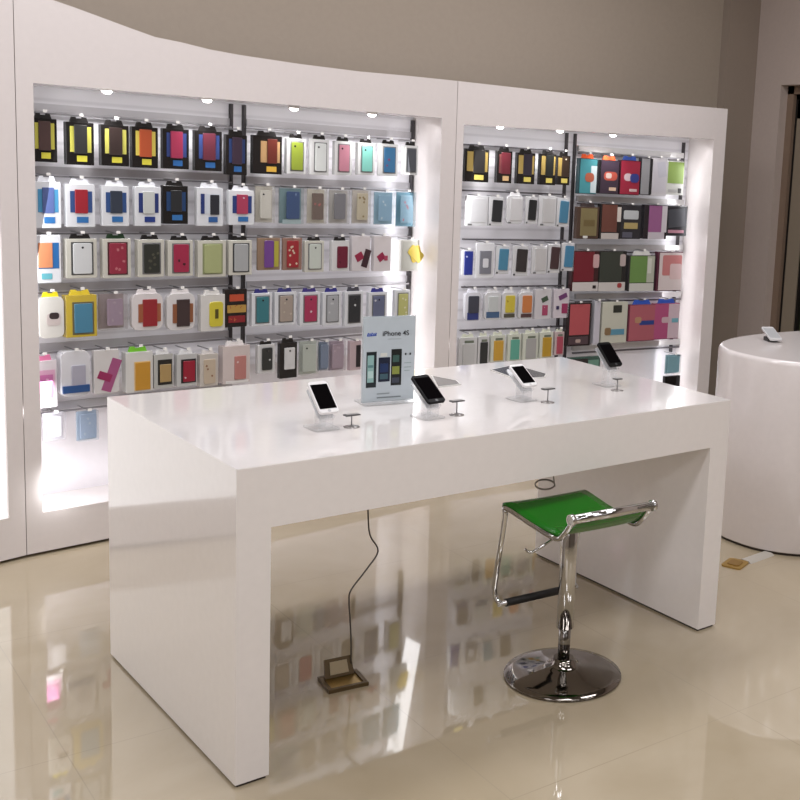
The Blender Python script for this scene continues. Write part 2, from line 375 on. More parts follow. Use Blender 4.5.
L2 = [((33,176,61,228), WB, WB, sl2((70,160,214), (84,104,170)), 'white box, pale blue case', {}),
 ((65,179,95,227), WB, WB, sl2((50,82,148), (176,28,44)), 'white box, red case on blue', {}),
 ((101,181,129,226), WB, WB, sl2((44,84,150), (44,52,68)), 'white box, dark case on blue', {}),
 ((134,182,161,226), WB, WB, sl2((34,56,130), (204,208,204), (30,60,150)), 'white box, white case on navy', {}),
 ((162,181,188,224), K, K, sl2((26,66,120), (34,36,40)), 'black box, black case on blue', {}),
 ((196,183,223,226), WB, WB, [('window', .14, .32, .90, .84, (214,222,232), {}), ('window', .14, .32, .28, .84, (34,56,130), dict(t=.0025)), case(.5, .30, .84, .82, (38,40,48), r=.003), ('label_sticker', .44, .10, .78, .24, (42,100,176), {})], 'white box, black case beside blue stripe', {}),
 ((228,186,254,225), WB, WB, sl2((36,64,140), (190,56,92), dots=1, dc=(230,220,225)), 'white box, rose case on blue', {}),
 ((256,186,275,223), (206,200,186), None, [case(.2, .12, .8, .88, (222,220,208), lens=1)], 'clear pack, cream case', dict(clear=True)),
 ((280,188,304,224), (120,150,156), None, [case(.26, .14, .82, .90, (38,66,140), dots=1, dc=(120,140,190)), ('label_sticker', .1, 0.0, .9, .12, (190,214,216), {})], 'teal clear pack, blue case', dict(clear=True)),
 ((308,189,327,224), (204,196,180), None, [case(.2, .12, .82, .88, (76,44,42), dots=3, dc=(190,60,70))], 'cream pack, brown case with red spot', dict(clear=True)),
 ((330,190,350,224), (188,184,178), None, [case(.2, .14, .78, .9, (112,114,126), lens=0)], 'clear pack, slate grey case', dict(clear=True)),
 ((353,190,371,224), (206,198,186), None, [case(.2, .12, .84, .9, (206,194,160), dots=7, dc=(150,120,50))], 'clear pack, gold patterned case', dict(clear=True)),
 ((375,192,395,225), (150,190,210), None, [case(.16, .12, .84, .9, (142,186,216), dots=3, dc=(200,220,232))], 'clear pack, light blue case', dict(clear=True)),
 ((397,192,416,227), (110,166,190), None, [case(.16, .12, .84, .9, (150,190,214), dots=4, dc=(214,130,150))], 'blue pack, case with pink flower print', dict(clear=True))]
F2 = (216, 214, 200)
L3_ = [((34,235,61,283), WB, None, [('window', .12, .3, .92, .84, (34,112,190), {}), case(.12, .32, .66, .84, (226,140,90), r=.002), ('label_sticker', .24, .08, .64, .2, (96,190,206), {})], 'white box, orange and blue insert', {}),
 ((65,234,97,278), F2, K, framed((218,220,222), lens=2, inner=(70,70,70)), 'large white box, white case', dict(thick=.03)),
 ((102,234,131,278), F2, (20,50,26), framed((168,40,66), lens=0, inner=(80,30,36), dots=5, dc=(206,110,120)), 'white box, red patterned case', dict(thick=.03)),
 ((137,235,164,277), F2, K, framed((40,42,36), lens=0, dots=8, dc=(76,76,60)), 'white box, black patterned case', dict(thick=.03)),
 ((167,236,193,276), F2, K, framed((184,34,74), lens=0, dots=3, dc=(60,20,30)), 'white box, crimson case', dict(thick=.03)),
 ((197,236,226,277), F2, K, framed((176,184,122), lens=0, inner=(150,158,110)), 'white box, olive green case', dict(thick=.03)),
 ((228,236,252,275), F2, K, framed((176,178,180), lens=0, inner=(50,50,52)), 'white box, silver case in dark frame', dict(thick=.03)),
 ((257,238,280,270), (158,126,100), None, [case(.28, .08, .7, .92, (122,66,158)), ('printed_panel', .72, .1, .92, .9, (190,180,50), {})], 'brown card, purple case with yellow strip', dict(thick=.012)),
 ((282,238,302,270), (160,120,104), None, [case(.2, .08, .8, .92, (180,34,44), dots=8, dc=(226,210,180))], 'brown card, red and cream patterned case', dict(thick=.012)),
 ((304,237,324,272), F2, K, framed((206,214,204), lens=2), 'white box, pale green-white case', {}),
 ((331,237,349,271), W_, K, [case(.3, .1, .9, .82, (124,20,50), dots=3, dc=(90,10,36))], 'white box, wine red case', {}),
 ((351,236,370,271), (226,218,220), None, [('printed_panel', .2, .30, .62, .52, (172,28,70), dict(rot=.5)), ('printed_panel', .62, .1, .95, .62, (58,30,38), dict(rot=-.3))], 'white box with crimson and black slashes', {}),
 ((373,236,391,271), (228,220,222), None, [('printed_panel', .22, .30, .62, .5, (172,30,74), dict(rot=.6)), ('printed_panel', .6, .3, .8, .44, (190,60,96), {})], 'white box with single crimson mark', {}),
 ((400,240,419,271), (214,212,204), None, [('window', .1, .05, .9, .95, (200,200,190), {}), ('flower_emblem', .5, .3, 1.1, .8, (234,196,40), dict(r=.012, rot=.3, t=.004)), ('flower_emblem', .55, .25, 1.05, .85, (238,206,60), dict(r=.012, rot=.9, t=.005))], 'pale pack with a yellow star shape', {})]
L4 = [((38,292,64,338), (232,230,222), (240,224,40), [('printed_panel', .3, .3, .86, .6, (216,200,196), dict(r=.01)), ('printed_panel', .4, .46, .8, .62, (50,40,40), dict(r=.01))], 'white pack under a yellow top', dict(rt=1)),
 ((65,290,97,337), (222,190,46), (230,206,60), [('window', .2, .06, .9, .84, (120,110,70), {}), case(.26, .1, .84, .8, (70,142,176), r=.004)], 'yellow box, blue window', dict(thick=.04)),
 ((100,294,128,330), (176,160,160), None, [case(.24, .12, .82, .86, (176,150,176), dots=3, dc=(196,176,190))], 'clear bulging pack, lilac case', dict(clear=True, thick=.035)),
 ((131,289,163,330), (232,226,226), (232,226,226), [('case_wings', .2, .22, .92, .72, (176,92,56), dict(r=.001, t=.003)), case(.34, .1, .8, .84, (172,32,42), r=.002)], 'white box, red folio case', dict(rt=1)),
 ((166,289,195,330), (230,226,226), (232,228,228), [('case_wings', .2, .2, .92, .72, (156,88,50), dict(r=.001, t=.003)), case(.34, .1, .8, .84, (60,44,44), r=.002)], 'white box, dark folio with brown wings', dict(rt=1)),
 ((200,290,225,331), (226,224,220), (226,224,220), [case(.34, .12, .9, .8, (224,208,40), r=.012), ('printed_panel', .56, .34, .7, .6, (80,70,20), dict(t=.006))], 'white box, rounded yellow case', dict(thick=.03)),
 ((224,289,247,327), (30,22,22), None, [('printed_panel', .2, .68, .85, .86, (214,76,40), {}), ('printed_panel', .1, .38, .95, .58, (196,150,60), dict(dots=3, dc=(170,40,40))), ('printed_panel', .15, .12, .9, .3, (160,30,40), dict(dots=3, dc=(230,120,50)))], 'black pack, orange and red print', {}),
 ((251,289,272,326), WB, (50,50,120), framed((50,130,140), lens=2), 'white box, teal case', {}),
 ((274,288,296,325), WB, (60,60,120), framed((176,160,146), lens=2, dots=3, dc=(196,180,160)), 'white box, taupe case', {}),
 ((299,288,320,325), WB, (60,50,120), framed((190,46,90), lens=2, dots=1, dc=(230,200,210)), 'white box, raspberry case', {}),
 ((322,288,341,325), WB, (50,50,130), framed((176,178,182), lens=2, dots=3, dc=(206,206,210)), 'white box, light grey case', {}),
 ((344,287,363,326), WB, (70,70,80), framed((40,42,46), lens=2, dots=1, dc=(210,210,210)), 'white box, black case with white mark', {}),
 ((368,288,387,326), WB, (50,50,130), framed((104,112,146), lens=2, dots=1, dc=(220,220,226)), 'white box, slate blue case', {}),
 ((394,290,410,324), WB, None, framed((196,196,110), lens=0, dots=5, dc=(226,222,180)), 'white box, yellow-green patterned case', {})]
L5 = [((30,355,57,408), (232,222,228), (214,120,160), [('window', .12, .1, .92, .8, (232,170,204), {}), ('printed_panel', .2, .2, .84, .7, (214,110,176), dict(dots=4, dc=(240,190,220)))], 'white box with pink printed panel', {}),
 ((60,351,90,396), (228,228,234), None, [case(.36, .2, .84, .68, (180,178,196), r=.004), ('printed_panel', .04, .08, .96, .24, (44,90,160), dict(t=.0075))], 'white pack with blue wave at its foot', dict(rt=1, thick=.045)),
 ((93,350,119,393), (226,222,220), None, [('printed_panel', .5, .02, .9, .8, (184,84,140), dict(rot=-.35)), ('printed_panel', .15, .3, .7, .48, (176,40,100), dict(rot=-.4))], 'white box with slanted magenta band', {}),
 ((125,347,153,392), (228,226,222), (120,196,50), [('window', .3, .04, .9, .76, (236,196,120), {}), case(.34, .05, .88, .74, (216,150,34), r=.003)], 'white box, orange case, green tab', dict(thick=.04)),
 ((153,350,173,388), (196,196,190), (230,230,230), [('window', .2, .1, .94, .84, (34,32,30), {}), case(.3, .18, .88, .7, (186,150,90), r=.002)], 'silver box, tan case in black', dict(thick=.03)),
 ((176,350,197,386), (206,206,204), (230,230,230), [('window', .2, .1, .94, .84, (40,30,34), {}), case(.3, .14, .88, .78, (176,24,50), r=.003, dots=1, dc=(230,200,210))], 'silver box, red case in black', dict(thick=.03)),
 ((199,350,218,386), (214,206,196), (226,222,220), [case(.2, .08, .84, .84, (206,186,160), dots=3, dc=(150,100,70))], 'beige box, beige case', dict(thick=.03)),
 ((222,341,250,383), (222,206,202), (236,232,230), [case(.42, .1, .84, .72, (206,128,120), r=.003, dots=1, dc=(236,210,206)), ('printed_panel', .1, .0, .94, .07, (240,236,234), {})], 'big white box, salmon case', dict(thick=.04)),
 ((257,341,275,373), (222,222,222), K, framed((44,46,46), lens=2, inner=(200,200,200), dots=1, dc=(206,206,206)), 'white box, black case', {}),
 ((279,338,297,378), (30,28,28), K, [case(.25, .25, .85, .85, (222,222,222), r=.003, lens=2), ('window', .4, .4, .7, .7, (226,226,226), dict(t=.006)), ], 'black clip pack, white phone shell', {}),
 ((300,341,319,375), (200,206,196), None, [case(.12, .1, .86, .9, (204,212,200), lens=1)], 'clear pack, greenish-white case', dict(clear=True)),
 ((319,342,330,371), (132,148,172), None, [case(.12, .1, .86, .9, (136,152,180))], 'narrow clear pack, steel blue case', dict(clear=True)),
 ((330,341,346,371), (186,166,180), None, [case(.12, .1, .86, .9, (188,166,180), dots=3, dc=(210,190,200))], 'clear pack, mauve case', dict(clear=True)),
 ((349,341,361,370), (206,180,186), None, [('printed_panel', .55, .1, .95, .85, (36,30,34), {})], 'pinkish pack with black edge', {})]
L6 = [((43,413,66,441), (206,202,212), None, [('window', .14, .1, .86, .9, (176,174,180), {}), case(.2, .14, .8, .86, (226,224,230))], 'clear lilac-white pack', dict(clear=True)),
 ((77,411,99,441), (176,196,220), None, [case(.12, .1, .9, .9, (170,192,222), dots=3, dc=(196,210,230))], 'clear pale blue pack', dict(clear=True))]
names = ['top', 'second', 'third', 'fourth', 'fifth', 'lowest']
for ri, row in enumerate((L1, L2, L3_, L4, L5, L6)):
    for i, (rect, body, tab, parts, look, o) in enumerate(row):
        o = dict(o); rt_ = o.pop('rt', 0)
        pack('L', rect, body, parts, '%s, %s in the %s row, left cabinet' % (look, ORD[i], names[ri]), g % (names[ri], 'left'), tab=tab, round_top=bool(rt_), **o)
GD = (176, 146, 70)
def gold(cas): return [('window', .08, .32, .94, .92, GD, {}), case(.34, .28, .82, .97, cas, r=.004), ('label_sticker', .4, .07, .78, .22, (226,204,84), {})]
R1 = [((464,145,489,182), K, K, gold((36,34,34)), 'black and gold box, black case', {}),
 ((496,147,512,183), K, K, [('window', .14, .3, .9, .9, (120,60,60), {}), case(.26, .28, .88, .95, (112,34,46), r=.004), ('label_sticker', .4, .07, .8, .22, (226,180,120), {})], 'black box, dark red case', {}),
 ((516,149,535,184), K, K, gold((40,34,48)), 'black and gold box, plum-black case', {}),
 ((539,150,556,185), K, K, gold((28,30,28)), 'black and gold box, green-black case', {}),
 ((557,152,570,185), K, K, [('window', .0, .3, .4, .92, GD, {}), case(.3, .28, .9, .97, (50,34,24), r=.004, lens=2, lc=(226,220,200)), ('label_sticker', .3, .07, .8, .22, (226,204,84), {})], 'narrow black box, dark brown case', {})]
CW = (224, 224, 226)
def hang(col): return [case(.22, .14, .92, .9, col, rot=-.05, r=.005), ('label_sticker', .04, .02, .16, .08, (60,60,60), {})]
blank = lambda c: [case(.2, .12, .92, .92, c, r=.003, t=.003), ('label_sticker', .1, .02, .28, .07, (90,90,90), {})]
R2 = [((465,196,488,226), CW, None, blank((216,216,218)), 'white card, plain white case', dict(thick=.012)),
 ((488,197,503,226), CW, None, hang((34,36,40)), 'white card, black case', dict(thick=.012)),
 ((506,192,523,224), CW, CW, blank((214,212,214)), 'white rounded card, plain white case', dict(thick=.012, rt=1)),
 ((525,197,537,224), CW, None, hang((30,32,34)), 'narrow white card, slim black case', dict(thick=.012)),
 ((538,196,556,226), CW, None, blank((204,202,202)), 'white card, pale grey case', dict(thick=.012)),
 ((556,198,569,227), CW, None, hang((66,134,172)), 'white card, sky blue case', dict(thick=.012))]
R3 = [((461,250,473,275), CW, None, [case(.2, .0, .96, .95, (34,50,150), dots=1, dc=(190,200,230), r=.002)], 'narrow pack, royal blue case', dict(thick=.012)),
 ((475,243,494,278), (232,232,236), None, [case(.2, .12, .84, .78, (128,130,140), r=.002), ('printed_panel', .36, .3, .66, .56, (222,222,226), dict(t=.007, r=.006))], 'white box, grey case with white emblem', dict(thick=.012)),
 ((495,246,509,274), CW, None, hang((70,142,176)), 'white card, blue-green case', dict(thick=.012)),
 ((512,246,528,276), CW, None, hang((48,44,44)), 'white card, black case', dict(thick=.012)),
 ((531,246,547,274), CW, None, blank((208,206,206)), 'white card, plain pale case', dict(thick=.012)),
 ((547,244,560,273), CW, None, hang((66,44,46)), 'white card, dark brown case', dict(thick=.012)),
 ((561,243,574,271), CW, None, hang((66,140,184)), 'white card, bright blue case', dict(thick=.012))]
R4 = [((464,289,481,321), (222,222,230), (222,222,230), [case(.2, .28, .86, .88, (56,58,70), r=.006), ('printed_panel', .16, .04, .86, .3, (50,64,140), {})], 'white card, charcoal case over blue', dict(rt=1)),
 ((484,289,501,320), CW, CW, [case(.2, .3, .8, .86, (206,212,210)), ('printed_panel', .1, .08, .9, .3, (70,106,150), {})], 'white card, pale case over blue band', dict(rt=1)),
 ((501,289,516,319), CW, CW, [case(.24, .24, .9, .88, (224,200,50), dots=3, dc=(190,160,30)), ('printed_panel', .16, .06, .92, .2, (80,76,60), {})], 'white card, yellow case', dict(rt=1)),
 ((518,289,533,319), CW, CW, [case(.24, .24, .9, .88, (226,130,62)), ('printed_panel', .16, .06, .92, .2, (86,60,60), {})], 'white card, orange case', dict(rt=1)),
 ((534,289,551,319), (222,218,222), None, [('printed_panel', .4, .58, .8, .74, (60,80,60), dict(rot=.4)), ('printed_panel', .46, .12, .8, .46, (190,70,110), dict(dots=1, dc=(230,190,200)))], 'white card, small pink case', {}),
 ((553,289,569,318), (226,216,224), None, [('printed_panel', .3, .66, .85, .82, (120,60,120), dict(rot=.4)), ('printed_panel', .52, .16, .9, .5, (176,50,100), {}), ('printed_panel', .16, .3, .34, .42, (60,50,90), {})], 'white card, magenta and purple print', {})]
TB = (224, 228, 210)
def strip(col): return [case(.2, .06, .86, .8, col, r=.002), ('printed_panel', .3, .82, .8, .9, (120,130,110), {})]
R5 = [((458,334,477,367), (224,224,224), TB, strip((208,208,206)), 'white box, pale grey case', {}),
 ((477,333,489,365), (222,222,222), TB, strip((46,48,46)), 'white box, black case', {}),
 ((490,332,505,362), TB, TB, strip((222,166,44)), 'white box, orange-yellow case', {}),
 ((507,331,521,361), TB, TB, strip((96,184,160)), 'white box, mint green case', {}),
 ((522,330,538,360), TB, TB, strip((180,178,176)), 'white box, silver-grey case', {}),
 ((539,329,553,358), TB, TB, strip((206,158,34)), 'white box, mustard case', {}),
 ((554,329,564,355), (214,190,190), TB, strip((196,74,96)), 'narrow white box, red-pink case', {})]
for ri, row in enumerate((R1, R2, R3, R4, R5)):
    for i, (rect, body, tab, parts, look, o) in enumerate(row):
        o = dict(o); rt_ = o.pop('rt', 0)
        pack('R', rect, body, parts, '%s, %s in the %s row, right cabinet' % (look, ORD[i], names[ri]), g % (names[ri], 'right'), tab=tab, round_top=bool(rt_), left_pad=1, **o)
def pp(a, b, c, d, col, **k): return ('printed_panel', a, b, c, d, col, k)
T1 = [((578,154,597,194), (30,60,66), (214,84,40), [pp(.06,.02,.98,.98,(60,150,160)), pp(.66,.04,.98,.8,(206,222,226)), pp(.34,.34,.84,.6,(190,90,60), r=.02)], 'teal box, red disc and orange top'),
 ((599,156,619,194), (30,26,32), (214,90,50), [pp(.04,.02,.98,.98,(56,42,58)), pp(.2,.4,.9,.66,(206,80,60), r=.02), pp(.3,.46,.6,.62,(226,200,190), r=.01), pp(.5,.1,.86,.2,(226,190,160))], 'dark plum box, red oval and orange top'),
 ((619,156,640,195), (50,20,30), (50,80,160), [pp(.04,.02,.98,.98,(176,30,60)), pp(.2,.4,.6,.62,(220,190,200), r=.02), pp(.5,.36,.95,.62,(50,60,150), r=.02), pp(.5,.1,.86,.18,(226,190,190))], 'crimson box, blue disc and blue top'),
 ((640,158,652,195), (60,60,66), None, [pp(.02,.02,.75,.98,(160,160,164)), pp(.8,.02,1,.98,(30,30,34))], 'narrow grey box with dark edge'),
 ((650,158,667,196), (226,222,228), None, [pp(.1,.1,.9,.9,(216,212,222)), pp(.4,.5,.9,.9,(206,204,216), rot=.2)], 'plain white box'),
 ((666,161,684,195), (226,228,222), None, [pp(.04,.34,.96,.97,(150,184,84)), pp(.1,.08,.6,.16,(190,190,190)), pp(.68,.06,.86,.2,(60,60,60))], 'white box, lime green upper half')]
T2 = [((576,203,599,239), (74,54,44), (60,50,50), [pp(.16,.1,.9,.96,(136,120,76)), pp(.3,.4,.8,.6,(116,98,54)), pp(.3,.02,.5,.1,(226,226,220))], 'olive brown cover in dark frame'),
 ((599,204,621,239), (30,26,26), None, [pp(.08,.2,.8,.98,(120,66,54)), pp(.8,.5,.98,.92,(226,216,206)), pp(.08,.0,.9,.17,(206,196,190))], 'chestnut brown cover, white foot'),
 ((619,205,641,239), (40,40,46), None, [pp(.16,.58,.86,.84,(200,206,208), r=.008), pp(.2,.3,.84,.48,(190,166,100)), pp(.14,.04,.6,.2,(90,92,110))], 'dark box, silver and gold bands'),
 ((643,205,667,239), (34,28,34), None, [pp(.2,.2,.76,.98,(168,96,152)), pp(.2,.0,.9,.2,(214,204,214)), pp(.76,.2,.98,.98,(220,212,220))], 'purple cover on white card'),
 ((665,206,687,236), (40,40,46), None, [pp(.1,.3,.9,.9,(58,60,68), rot=.1), pp(.12,.1,.86,.2,(206,140,160))], 'charcoal box, pink strip')]
T3 = [((571,251,599,291), (60,22,26), None, [pp(.06,.24,.8,.98,(136,26,42)), pp(.04,.0,.98,.22,(222,214,210)), pp(.76,.58,.98,.92,(216,170,170), r=.01), pp(.78,.06,.9,.14,(30,20,20))], 'dark red cover, white foot'),
 ((597,251,626,291), (30,30,30), None, [pp(.06,.24,.84,.98,(52,58,50)), pp(.04,.0,.98,.22,(220,214,208)), pp(.76,.62,.96,.92,(200,180,176), r=.01), pp(.7,.08,.86,.2,(190,60,60), r=.01)], 'dark green cover, white foot'),
 ((628,251,655,291), (50,46,46), (226,226,222), [pp(.04,.24,.68,.98,(112,158,74)), pp(.68,.24,.96,.98,(196,200,180)), pp(.04,.0,.96,.22,(220,218,210)), pp(.7,.5,.84,.92,(226,228,214))], 'leaf green cover, white foot'),
 ((656,252,682,291), (90,36,56), None, [pp(.08,.02,.99,.98,(236,220,218)), pp(.2,.4,.96,.92,(222,130,130), r=.01), pp(.5,.3,.96,.7,(236,200,200), r=.012)], 'white box, pale red print')]
T4 = [((565,303,591,346), (44,34,36), None, [pp(.14,.26,.92,.97,(206,84,90)), pp(.12,.04,.9,.22,(80,60,66)), pp(.4,.08,.6,.16,(200,170,160), r=.005)], 'coral red tablet cover in black frame'),
 ((593,301,600,345), (206,204,214), None, [pp(.1,.05,.9,.95,(214,210,222))], 'narrow pale lilac box'),
 ((601,302,627,343), (216,216,198), None, [pp(.42,.74,.76,.92,(44,46,40)), pp(.3,.2,.9,.34,(90,160,190)), pp(.12,.2,.36,.38,(150,120,80), r=.01)], 'cream box, black window and blue label'),
 ((628,300,655,341), (140,60,80), (50,90,190), [pp(.02,.02,.98,.98,(200,98,112)), pp(.4,.44,.96,.56,(44,70,160)), pp(.22,.5,.46,.66,(206,150,110), r=.01)], 'rose pink box, blue label'),
 ((653,299,679,339), (160,50,90), (50,90,190), [pp(.02,.02,.56,.98,(206,84,140)), pp(.56,.02,.98,.98,(228,200,212)), pp(.3,.46,.6,.62,(226,190,200), r=.01), pp(.7,.46,.96,.58,(120,190,210))], 'magenta and white box, blue top')]
for ri, row in enumerate((T1, T2, T3, T4)):
    for i, (rect, body, tab, parts, look) in enumerate(row):
        pack('R', rect, body, parts, '%s, %s cover in the %s row, right cabinet' % (look, ORD[i], names[ri]), 'tablet covers hanging in the %s row of the right cabinet' % names[ri], tab=tab, name='tablet_cover_box', cat='tablet case', left_pad=1, thick=.03)
pack('R', (666,355,681,374), (150,200,214), [case(.1, .08, .9, .92, (132,190,206), r=.004), ('label_sticker', .75, .88, .95, .98, (80,110,120), {})], 'pale blue clear pack low at the right end of the right cabinet', 'low packs at the right end of the right cabinet', clear=True, left_pad=1)
pack('R', (664,376,680,387), (20,20,22), [('screen', .06, .12, .94, .88, (10,10,12), dict(rough=.1))], 'small black pack below the pale blue one, right cabinet', 'low packs at the right end of the right cabinet', left_pad=1, hook=False)
pack('R', (568,357,600,374), (60,90,80), [pp(.5,.1,.95,.8,(110,160,140)), pp(.0,.5,.6,.9,(44,40,40))], 'dark green pack low behind the table corner, right cabinet', 'low packs at the right end of the right cabinet', left_pad=1, hook=False)

# rails behind each row (grid bars that carry the hooks) and their light price channels
def rail(side, pxa, pya, pxb, pyb, col=(120, 116, 120), h=.012, name='rail', d=PB-.012, dd=.012):
    org, ang, cab = (AL, LANG, cabL) if side == 'L' else (AR, RANG, cabR)
    sa, za = s_at(org, ang, pxa, pya, d); sb, zb = s_at(org, ang, pxb, pyb, d); z = (za+zb)/2
    MB().box(sa, d, z-h/2, sb, d+dd, z+h/2).build(name, mat(col, .4, .3), cab)
for (xa, ya, xb, yb_) in ((32,112,232,128),(245,129,414,140),(34,173,232,185),(245,186,413,191),(35,232,232,235),(245,236,411,238),(37,291,232,288),(245,287,409,287),(38,350,232,342),(245,341,408,334),(40,409,232,396)):
    rail('L', xa+2, ya, xb, yb_, (150, 147, 150), h=.006)
    rail('L', xa+2, ya-6, xb, yb_-5, (196, 194, 198), h=.03, name='price_channel', d=PB+.012, dd=.007)
for (xa, ya, xb, yb_) in ((462,145,566,151),(461,191,566,194),(461,240,566,240),(460,288,564,285),(459,331,563,326),
                          (577,155,684,159),(576,204,684,207),(575,252,683,253),(574,301,681,300),(571,352,680,348)):
    rail('R', xa+2, ya, xb, yb_, (108, 104, 108), h=.008)
    if xa > 570: rail('R', xa+2, ya-5, xb, yb_-5, (200, 198, 198), h=.03, name='price_channel', d=PB-.02, dd=.02)

# ------------------------------------------------------------------ table
H = .80; TLn, TWd, LT, AP = 1.6971, .9091, .0855, .1542
tb = thing('display_table', (0, 0, 0), 0, 'long white glossy display table with slab legs and a deep front apron', 'table')
tt_ = bmesh.new()
vs_ = [tt_.verts.new(p) for p in [(0,0,H-AP),(TLn,0,H-AP),(TLn,TWd,H-AP),(0,TWd,H-AP),(0,0,H),(TLn,0,H),(TLn,TWd,H),(0,TWd,H)]]
for f_ in [(0,3,2,1),(4,5,6,7),(0,1,5,4),(1,2,6,5),(2,3,7,6),(3,0,4,7)]: tt_.faces.new([vs_[i] for i in f_])
bmesh.ops.bevel(tt_, geom=[e for e in tt_.edges if min(v.co.z for v in e.verts) > H-.001], offset=.0015, segments=2, affect='EDGES')
tm = MB(); tm.join(tt_); tm.build('tabletop', TABLEW, tb)
for x in (0, TLn-LT):
    MB().box(x, 0, .008, x+LT, TWd, H-AP).build('leg', TABLEW, tb)
    MB().box(x+.006, .006, 0, x+LT-.006, TWd-.006, .009).build('leg_foot', mat((60, 50, 44), .6, key='foot'), tb)

# ------------------------------------------------------------------ phones on stands
def phone(name_label, px, py, z, body, rz=0.0, tilt=46, scr=(12, 10, 11), back=None, stand_label='', w=.057, h=.117, ht=.042):
    p = onz(px, py, H+ht)
    # stand
    st = thing('phone_stand', (p.x, p.y, H), rz, stand_label, 'stand', 'clear acrylic phone stands on the table')
    ca, sa = math.cos(math.radians(tilt)), math.sin(math.radians(tilt))
    MB().rrect(0, 0, .075, .085, .012, 0, .004, M=Matrix.Translation((0, .035, 0)) @ Matrix.Rotation(math.radians(90), 4, 'X')).build('base_plate', ACRYL, st)
    MB().prism([(-.02, .004), (.02, .004), (.02, ht-.006), (-.02, ht-.006)], .008, .014).build('support_plate', ACRYL, st)
    MB().prism([(-.016, .004), (.016, .004), (.016, ht+.010), (-.016, ht+.010)], .040, .046).build('support_plate', ACRYL, st)
    R = Matrix.Rotation(math.radians(-(90-tilt)), 4, 'X')
    rest = MB(); rest.rrect(0, .05, .045, .1, .006, 0, .004, M=Matrix.Translation((0, .008, ht-.008)) @ R); rest.build('rest_plate', mat((200, 203, 206), .12, key='restp', alpha=.5), st)
    MB().rrect(0, 0, .04, .006, .002, -.012, .004, M=Matrix.Translation((0, .006, ht-.011)) @ R).build('lip', ACRYL, st)
    ph = thing('mobile_phone', (p.x, p.y-.006, H+ht+.004), rz, name_label, 'phone', 'phones shown on stands on the table')
    b = MB(); b.rrect(0, h/2, w, h, .009, -.0095, -.0015, .001, M=R); b.build('phone_body', mat(body, .45, spec=.12), ph)
    s = MB(); s.rrect(0, h*.51, w*.86, h*.77, .001, -.0101, -.0090, M=R); s.build('screen', mat(scr, .6, key='scr', spec=0.0), ph)
    q = MB(); q.lathe([(.0045, 0), (.0045, .0006)], 14, M=R @ Matrix.Translation((0, -.0095, h*.06)) @ Matrix.Rotation(math.radians(90), 4, 'X')); q.build('home_button', mat((60, 60, 62) if sum(body) < 200 else (190, 190, 192), .3), ph)
    return p
P1 = phone('white phone with black screen left of the upright poster', 328, 415.5, 0, (226, 224, 224), stand_label='acrylic stand holding the white phone left of the poster', h=.106, tilt=42)
P2 = phone('black phone just right of the upright poster', 435.5, 405, 0, (14, 13, 14), rz=math.radians(5), stand_label='acrylic stand holding the black phone right of the poster', w=.062, h=.110, tilt=35)
P3 = phone('white phone in front of the spread leaflets', 529, 388.5, 0, (230, 228, 228), stand_label='acrylic stand holding the white phone before the leaflets', rz=math.radians(3), tilt=34, w=.056, h=.098)
P4 = phone('black phone nearest the right end of the table', 614.5, 368, 0, (16, 15, 16), stand_label='acrylic stand holding the black phone nearest the right end', ht=.066, tilt=42, w=.058, h=.104)
def tagstand(px_top, py_top, px_b, py_b, label, w=.044):
    p = onz(px_b, py_b, H); hz = .8
    best = min((abs((CAM+ray(px_top, py_top)*((p.y-CAM.y)/ray(px_top, py_top).y)).z-z), z) for z in [H+.01+k*.002 for k in range(40)])[1]
    t = thing('price_tag_stand', (p.x, p.y, H), 0, label, 'tag stand', 'small price tag stands beside the phones')
    hh = best-H
    MB().lathe([(.022, 0), (.022, .0015), (.008, .004), (.003, .006), (0, .006)], 24).build('base', mat((176, 172, 170), .2, .5, key='tagbase'), t)
    MB().tube([(0, 0, .004), (0, 0, hh-.002)], .0018, 8).build('stem', STEEL, t)
    MB().box(-w/2, -.010, hh-.0035, w/2, .010, hh, .001).build('tag_holder', mat((74, 72, 72), .3, key='taghold'), t)
    MB().box(-w/2+.004, -.007, hh-.0005, w/2-.004, .007, hh+.0012).build('tag_card', mat((150, 148, 146), .4), t)
tagstand(352.5, 414, 351.5, 427, 'small tag stand right of the white phone near the poster')
tagstand(457, 400.5, 456.5, 415, 'small tag stand right of the black phone near the poster')
tagstand(547.5, 388.5, 547.5, 402.5, 'small tag stand right of the white phone before the leaflets')
tagstand(617, 378.5, 617, 390.5, 'small tag stand below the black phone at the right end', w=.03)

# loose leaflets
def leaflet(pxs, label, colr, thick=.002, name='leaflet', zb=H):
    P = [onz(x, y, zb) for x, y in pxs]; c = sum(P, Vector())/len(P)
    t = thing(name, (c.x, c.y, zb), 0, label, 'leaflet', 'flat leaflets lying on the table')
    bm = MB(); tt = bmesh.new(); a = [tt.verts.new((p.x-c.x, p.y-c.y, 0)) for p in P]; b = [tt.verts.new((p.x-c.x, p.y-c.y, thick)) for p in P]
    tt.faces.new(a[::-1]); tt.faces.new(b)
    for i in range(len(P)): tt.faces.new((a[i], a[(i+1) % len(P)], b[(i+1) % len(P)], b[i]))
    bmesh.ops.recalc_face_normals(tt, faces=tt.faces[:]); bm.join(tt); bm.build('sheet', mat((214, 212, 208), .4), t)
    tt = bmesh.new(); vv = [tt.verts.new(((p.x-c.x)*.88, (p.y-c.y)*.88, thick+.0006)) for p in P]; f = tt.faces.new(vv)
    bmesh.ops.recalc_face_normals(tt, faces=tt.faces[:])
    if f.normal.z < 0: bmesh.ops.reverse_faces(tt, faces=[f])
    m2 = MB(); m2.join(tt); m2.build('printed_side', mat(colr, .25), t)
leaflet([(490, 370.5), (513, 365.5), (521, 369), (509, 377.5)], 'dark blue-black leaflet left of the white phone on the table', (40, 46, 58), .003)
